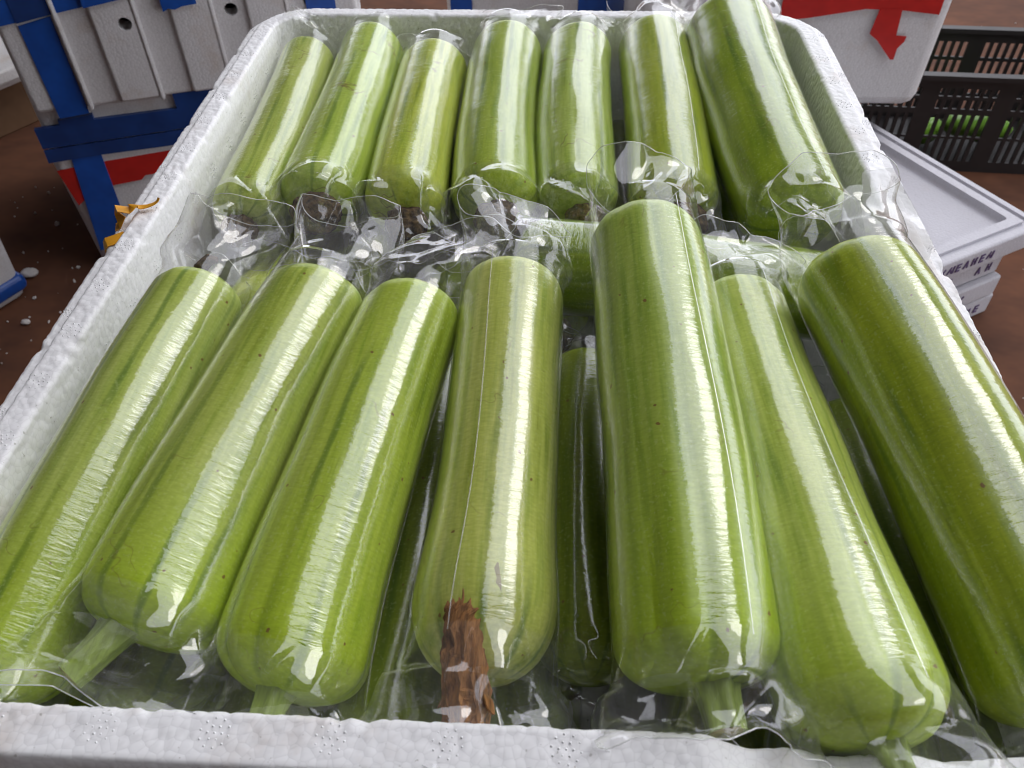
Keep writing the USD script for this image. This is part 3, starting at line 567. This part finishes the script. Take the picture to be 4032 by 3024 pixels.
# ------------------------------------------------------------------ left stack of foam boxes
YA = math.radians(20.0)
E0 = np.array([-0.685, 0.90, 0.0])
def decal(parent, name, material, poly, off, mapper, label=None, th=0.0006):
    """flat tape laid on a face: poly in (s, z) face coordinates, off metres proud of the face"""
    p = Polygon(poly); m = trimesh.creation.extrude_polygon(p, th)
    v = np.array(m.vertices); vv = mapper(v[:, 0], v[:, 1], off + v[:, 2])
    mm = trimesh.Trimesh(vv, m.faces, process=False); trimesh.repair.fix_normals(mm)
    return obj(name, mm, material, parent, False, label)
FA = lambda s, zz, o: np.stack([s, -o, zz], -1)

low = thing('foam_box', 'white polystyrene box with red and blue tape at the bottom of the left stack', 'foam box', loc=(E0[0], E0[1], 0), rz=YA)
LB = 0.468
def rbox(x0, x1, y0, y1, z0, z1, r=0.012, taper=0.0, hole=None):
    c = [(x0 + r, y0 + r), (x1 - r, y0 + r), (x1 - r, y1 - r), (x0 + r, y1 - r)]
    import manifold3d as mf_
    s = mf_.Manifold.sphere(r, 12); ms = []
    for cx, cy in c:
        for zz in (z0 + r, z1 - r):
            k = taper if zz == z0 + r else 0
            ms.append(s.translate([cx + (k if cx < (x0 + x1) / 2 else -k), cy + (k if cy < (y0 + y1) / 2 else -k), zz]))
    return mf_.Manifold.batch_hull(ms)
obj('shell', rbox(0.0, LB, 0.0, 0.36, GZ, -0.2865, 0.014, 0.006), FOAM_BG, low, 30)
decal(low, 'red_tape', RED, [(0.004, -0.321), (0.036, -0.319), (0.046, -0.356), (0.012, -0.380)], 0.0004, FA)
decal(low, 'red_tape', RED, [(0.060, -0.318), (0.300, -0.314), (0.300, -0.345), (0.115, -0.349), (0.108, -0.355), (0.060, -0.357)], 0.0004, FA)
decal(low, 'blue_tape', BLUE, [(0.029, -0.306), (0.069, -0.306), (0.066, -0.395), (0.058, -0.46), (0.014, -0.46)], 0.0014, FA)
upb = thing('foam_box', 'ribbed white polystyrene box with blue tape and round holes atop the left stack', 'foam box', loc=(E0[0], E0[1], 0), rz=YA)
import manifold3d as m3
UZ1 = 0.03
ub = rbox(0.006, LB - 0.004, 0.004, 0.36, -0.2855, UZ1, 0.012, 0.0)
up2 = rbox(0.010, LB - 0.010, -0.006, 0.30, -0.236, UZ1 - 0.004, 0.008, 0.0)
ub = ub + up2
for s0 in (0.121, 0.216, 0.311):                                       # raised panels between the ribs
    ub = ub + rbox(s0, s0 + 0.052, -0.0115, 0.05, -0.233, UZ1 - 0.006, 0.0045, 0.0)
for s0 in (0.082, 0.175, 0.268, 0.363):
    ub = ub + rbox(s0 - 0.003, s0 + 0.003, -0.0125, 0.02, -0.237, UZ1 - 0.005, 0.0028, 0.0)
hol = m3.Manifold.cylinder(0.15, 0.0085, 0.0085, 20).rotate([90, 0, 0])
for s0 in (0.159, 0.292, 0.395): ub = ub - hol.translate([s0, 0.05, -0.132])
ub = ub - rbox(0.03, LB - 0.03, 0.022, 0.33, -0.26, 0.02, 0.01)
obj('shell', ub, FOAM_BG, upb, 30)
decal(upb, 'blue_tape', BLUE, [(0.036, -0.120), (0.0765, -0.113), (0.0765, -0.242), (0.038, -0.244)], 0.0070, FA)
decal(upb, 'blue_tape', BLUE, [(0.014, -0.118), (0.0765, -0.111), (0.118, -0.1065), (0.118, -0.060), (0.014, -0.060)], 0.0078, FA)
decal(upb, 'blue_tape', BLUE_DARK, [(0.036, -0.1165), (0.0765, -0.111), (0.0765, -0.06), (0.036, -0.06)], 0.0086, FA)
decal(upb, 'blue_tape', BLUE, [(0.118, -0.1065), (0.175, -0.100), (0.175, -0.060), (0.118, -0.060)], 0.0130, FA)
decal(upb, 'blue_tape', BLUE, [(0.209, -0.122), (0.216, -0.119), (0.224, -0.121), (0.233, -0.118), (0.252, -0.117), (0.252, -0.06), (0.209, -0.06)], 0.0135, FA)
decal(upb, 'blue_tape', BLUE, [(0.389, -0.20), (0.428, -0.20), (0.428, -0.06), (0.389, -0.06)], 0.0080, FA)
decal(upb, 'blue_tape', BLUE_DARK, [(0.0, -0.256), (0.033, -0.2555), (0.033, -0.248), (0.078, -0.246), (0.078, -0.254), (0.187, -0.256), (0.187, -0.230), (0.230, -0.228), (0.260, -0.2555), (0.460, -0.256), (0.460, -0.2852), (0.0, -0.2852)], -0.0032, FA, th=0.0066)
decal(low, 'blue_tape', BLUE_DARK, [(0.0, -0.2872), (0.460, -0.2872), (0.460, -0.309), (0.148, -0.308), (0.071, -0.306), (-0.001, -0.307)], 0.0009, FA, th=0.0022)

# slab lid and box at the left edge
lid = thing('foam_slab', 'loose white polystyrene slab lying behind the left stack', 'foam slab', loc=(-1.22, 1.50, GZ), rz=math.radians(-32))
lm = rbox(-0.22, 0.28, -0.16, 0.16, 0.10, 0.125, 0.006) + rbox(-0.20, 0.26, -0.14, 0.14, 0.085, 0.105, 0.006)
obj('body', lm, FOAM_BG, lid, 30)
carton = thing('cardboard_carton', 'low brown cardboard carton under the loose polystyrene slab', 'carton', loc=(-1.20, 1.48, GZ), rz=math.radians(-32))
CARD = plain('brown_card', (0.20, 0.115, 0.065), 0.8, 0.2, 0.25, 25.0)
obj('body', rbox(-0.18, 0.22, -0.13, 0.13, 0.0, 0.084, 0.003), CARD, carton, 30)
lb = thing('foam_box', 'white polystyrene box with a blue taped rim at the left edge', 'foam box', loc=(-0.765, 0.845, GZ), rz=math.radians(62))
obj('shell', rbox(-0.30, 0.0, 0.0, 0.34, 0.0, 0.150, 0.012, 0.006), FOAM_BG, lb, 30)
obj('blue_tape', rbox(-0.3015, 0.0015, -0.0015, 0.3415, 0.112, 0.140, 0.010), BLUE, lb, 30)
obj('blue_tape', rbox(-0.300, 0.000, -0.0008, 0.3405, 0.012, 0.040, 0.010), BLUE, lb, 30)

# ------------------------------------------------------------------ behind: box with blue tape, white box with red tape, black crate
bc = thing('foam_box', 'white polystyrene box with blue tape just behind the back rim', 'foam box', loc=(-0.17, 1.34, GZ), rz=math.radians(2))
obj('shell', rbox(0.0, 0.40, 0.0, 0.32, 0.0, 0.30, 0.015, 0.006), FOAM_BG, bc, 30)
FB0 = lambda s, zz, o: np.stack([s, -o, zz], -1)
for s0, s1 in ((0.008, 0.045), (0.225, 0.325)): decal(bc, 'blue_tape', BLUE, [(s0, 0.02), (s1, 0.02), (s1, 0.285), (s0, 0.285)], 0.0006, FB0)

bb = thing('foam_box', 'white polystyrene box with red tape resting on the black crate', 'foam box', loc=(0.13, 1.11, -0.318))
obj('shell', rbox(0.0, 0.445, 0.0, 0.36, 0.0, 0.24, 0.020, 0.004), FOAM_BG, bb, 30)
FB = lambda s, zz, o: np.stack([s - 0.13, -o, zz + 0.318], -1)
decal(bb, 'red_tape', RED, [(0.335, -0.186), (0.375, -0.182), (0.452, -0.169), (0.500, -0.170), (0.555, -0.176), (0.555, -0.115), (0.335, -0.115)], 0.0005, FB)
decal(bb, 'red_tape', RED, [(0.471, -0.168), (0.502, -0.168), (0.505, -0.205), (0.520, -0.206), (0.519, -0.214), (0.512, -0.224), (0.512, -0.240), (0.507, -0.240), (0.480, -0.212), (0.467, -0.203)], 0.0015, FB)

def slotted(w, h, th, rows, cols, post, rng_=None):
    """a crate wall in the xz plane with slots cut through"""
    x0, x1, z0, z1 = 0, w, 0, h
    wall = Polygon([(x0, z0), (x1, z0), (x1, z1), (x0, z1)])
    from shapely.ops import unary_union
    holes = []
    nb_ = max(1, int(round(w / post)))
    for b in range(nb_):
        bx0, bx1 = b * w / nb_ + 0.012, (b + 1) * w / nb_ - 0.012
        nc_ = int((bx1 - bx0) / cols)
        for i in range(nc_):
            cx = bx0 + (i + .5) * (bx1 - bx0) / nc_
            for a_, b_ in rows: holes.append(Polygon([(cx - .0042, a_), (cx + .0042, a_), (cx + .0042, b_), (cx - .0042, b_)]))
    m = trimesh.creation.extrude_polygon(wall.difference(unary_union(holes)), th)
    v = np.array(m.vertices); return trimesh.Trimesh(np.stack([v[:, 0], v[:, 2], v[:, 1]], -1), m.faces[:, ::-1], process=False)
kr = thing('plastic_crate', 'black slotted plastic crate standing on the brown ground', 'crate', loc=(0.40, 1.262, GZ), rz=math.radians(-3.5))
CW, CD, CH = 0.62, 0.19, 0.176
rows_n = [(0.020, 0.062), (0.066, 0.106), (0.116, 0.132), (0.138, 0.152)]
rows_f = [(0.015, 0.045), (0.055, 0.085), (0.092, 0.118), (0.124, 0.152)]
obj('front_wall', slotted(CW, CH - .008, 0.004, rows_n, 0.0135, 0.125), CRATE, kr)
w2 = slotted(CW, CH - .008, 0.004, rows_f, 0.0135, 0.125); w2.apply_translation([0, CD, 0]); obj('back_wall', w2, CRATE, kr)
for xx in (0.0, CW - .004):
    w3 = slotted(CD - .004, CH - .008, 0.004, rows_f, 0.0135, 0.09); w3.apply_transform(trimesh.transformations.rotation_matrix(PI / 2, [0, 0, 1])); w3.apply_translation([xx + .004, .004, 0]); obj('side_wall', w3, CRATE, kr)
obj('bottom', box(CW - .01, CD - .006, 0.004, (CW / 2, CD / 2 + .001, 0.003)), CRATE, kr)
rail = cat([box(CW + .016, 0.016, 0.008, (CW / 2, 0.0, CH - .004)), box(CW + .016, 0.016, 0.008, (CW / 2, CD + .004, CH - .004)), box(0.016, CD - .0125, 0.008, (0, CD / 2 + .002, CH - .0041)), box(0.016, CD - .0125, 0.008, (CW, CD / 2 + .002, CH - .0041))])
obj('rim', rail, CRATE, kr)
# vegetables inside the crate
VEG = plain('green_vegetable', (0.16, 0.34, 0.03), 0.3, 0.6, 0.4, 30.0)
for k, (xx, yy, zz, ln, a_) in enumerate(((0.355, 0.055, 0.060, 0.10, 0.3), (0.395, 0.075, 0.040, 0.10, -0.4), (0.30, 0.08, 0.030, 0.09, 0.9))):
    vg = thing('green_cucumber', ['shiny green cucumber uppermost in the black crate', 'shiny green cucumber low on the right inside the black crate', 'shiny green cucumber low on the left inside the black crate'][k], 'cucumber', 'cucumbers in the black crate', (0.40 + xx, 1.262 + yy - xx * 0.06, GZ + zz))
    dx, dy = math.cos(a_) * ln / 2, math.sin(a_) * ln / 4
    s = np.linspace(-1, 1, 17)
    obj('body', tube(np.stack([dx * s, dy * s, 0.01 * np.abs(s)], 1), 0.021 * np.sqrt(np.maximum(0.02, 1 - np.abs(s) ** 3)), 16), VEG, vg, True)

# ------------------------------------------------------------------ stack of foam trays on the right
def tray(label, K, zt, h, length, width, rot, glyphs):
    t = thing('foam_tray', label, 'foam tray', 'foam trays stacked beside the box', (K[0], K[1], zt - h), rot)
    # local: x runs from the corner K along the near edge (towards the left), y along the far edge
    import manifold3d as mm
    body = rbox(0, length, 0, width, 0, h, 0.004)
    cut = rbox(0.034, length - 0.034, 0.034, width - 0.034, h - 0.012, h + 0.03, 0.005)
    grv = rbox(0.012, length - 0.012, 0.012, width - 0.012, h - 0.005, h + 0.03, 0.002) - rbox(0.020, length - 0.020, 0.020, width - 0.020, h - 0.03, h + 0.06, 0.002)
    obj('body', body - cut - grv, FOAM_TRAY, t, 30)
    rg = np.random.default_rng(int(h * 1e4) + int(zt * -1e4))
    for (s0, strokes) in glyphs:
        ms = []
        for (ax, az, bx, bz) in strokes:
            dx, dz = bx - ax, bz - az; ln = math.hypot(dx, dz); b = trimesh.creation.box([ln + .0016, 0.0008, 0.0026])
            b.apply_transform(trimesh.transformations.rotation_matrix(-math.atan2(dz, dx), [0, 1, 0])); b.apply_translation([length - s0 + (ax + bx) / 2, -0.0004 - 0.0002 * rg.random(), h * .5 + (az + bz) / 2]); ms.append(b)
        obj('letter', cat(ms), PURPLE, t)
    return t
def gl(kind, sc=1.0):
    sc *= 0.62
    G = {'A': [(-.006, -.009, 0, .009), (.006, -.009, 0, .009), (-.003, -.002, .003, -.002)], 'H': [(-.005, -.009, -.005, .009), (.005, -.009, .005, .009), (-.005, 0, .005, 0)],
         'in': [(0, .009, -.007, -.009), (0, .003, .007, -.009)], 'x': [(-.006, -.009, .006, .009), (-.006, .006, .004, -.004)], 'E': [(-.005, -.009, -.005, .009), (-.005, .009, .005, .009), (-.005, 0, .005, 0), (-.005, -.009, .005, -.009)],
         'si': [(0, .009, -.008, -.007), (-.002, .004, .005, -.007), (.009, .009, .009, -.009)]}
    return [tuple(c * sc for c in s) for s in G[kind]]
TR = math.radians(30)
def kpos(dx, dy): return (0.690 + dx - math.cos(TR) * 0.46, 0.872 + dy - math.sin(TR) * 0.46)
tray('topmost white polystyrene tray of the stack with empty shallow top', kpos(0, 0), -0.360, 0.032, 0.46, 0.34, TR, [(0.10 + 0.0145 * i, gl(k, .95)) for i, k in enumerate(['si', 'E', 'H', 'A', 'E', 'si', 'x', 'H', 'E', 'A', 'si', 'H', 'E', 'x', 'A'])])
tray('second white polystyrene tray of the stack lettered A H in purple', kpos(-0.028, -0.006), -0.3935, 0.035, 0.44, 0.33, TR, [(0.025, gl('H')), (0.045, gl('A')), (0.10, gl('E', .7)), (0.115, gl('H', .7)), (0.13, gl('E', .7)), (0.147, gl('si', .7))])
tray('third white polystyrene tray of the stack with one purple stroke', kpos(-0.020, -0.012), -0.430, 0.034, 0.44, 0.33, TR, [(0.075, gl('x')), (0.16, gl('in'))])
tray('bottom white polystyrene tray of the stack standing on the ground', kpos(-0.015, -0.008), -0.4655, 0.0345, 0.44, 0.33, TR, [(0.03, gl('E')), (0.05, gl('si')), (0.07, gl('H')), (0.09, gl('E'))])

# ------------------------------------------------------------------ foam crumbs on the ground
rng = np.random.default_rng(3)
ms = []
for k in range(420):
    if k < 230: p = np.array([rng.uniform(-1.0, -0.45), rng.uniform(0.35, 1.15)])
    else: p = np.array([rng.uniform(0.45, 1.5), rng.uniform(0.4, 1.9)])
    s = trimesh.creation.icosphere(1, 1.0); v = np.array(s.vertices); v *= (1 + 0.35 * rng.normal(size=(len(v), 1)).clip(-1, 1))
    r = 0.0012 * math.exp(rng.normal() * 0.55); v = v * r * rng.uniform(.6, 1.3, 3); v[:, 2] -= v[:, 2].min()
    ms.append(trimesh.Trimesh(v + [p[0], p[1], GZ - 0.0002], s.faces, process=False))
tag(obj('foam_crumbs', cat(ms), CRUMB), 'scattered white foam crumbs on the brown ground', 'crumbs', None, 'stuff')
def chunk(lbl, x_, y_, r, seed):
    rg = np.random.default_rng(seed); s = trimesh.creation.icosphere(3, 1.0); v = np.array(s.vertices)
    v *= (1 + 0.5 * meshkit.fbm(v * 1.7 + seed, 3) + 0.12 * creases(v, rg, 4, .3, .9, .6))[:, None]; v = v * [r, r * .8, r * .55]; v[:, 2] -= v[:, 2].min()
    tag(obj('foam_chunk', (v + [x_, y_, GZ], np.array(s.faces)), CRUMB, None, 40), lbl, 'foam chunk', 'broken foam pieces on the ground')
chunk('largest broken foam chunk on the ground beside the left edge box', -0.79, 0.885, 0.010, 1)
chunk('flat broken foam chip on the ground left of the box rim', -0.745, 0.775, 0.005, 2)
chunk('small foam chip on the ground near the tray stack corner', 0.86, 1.08, 0.008, 4)
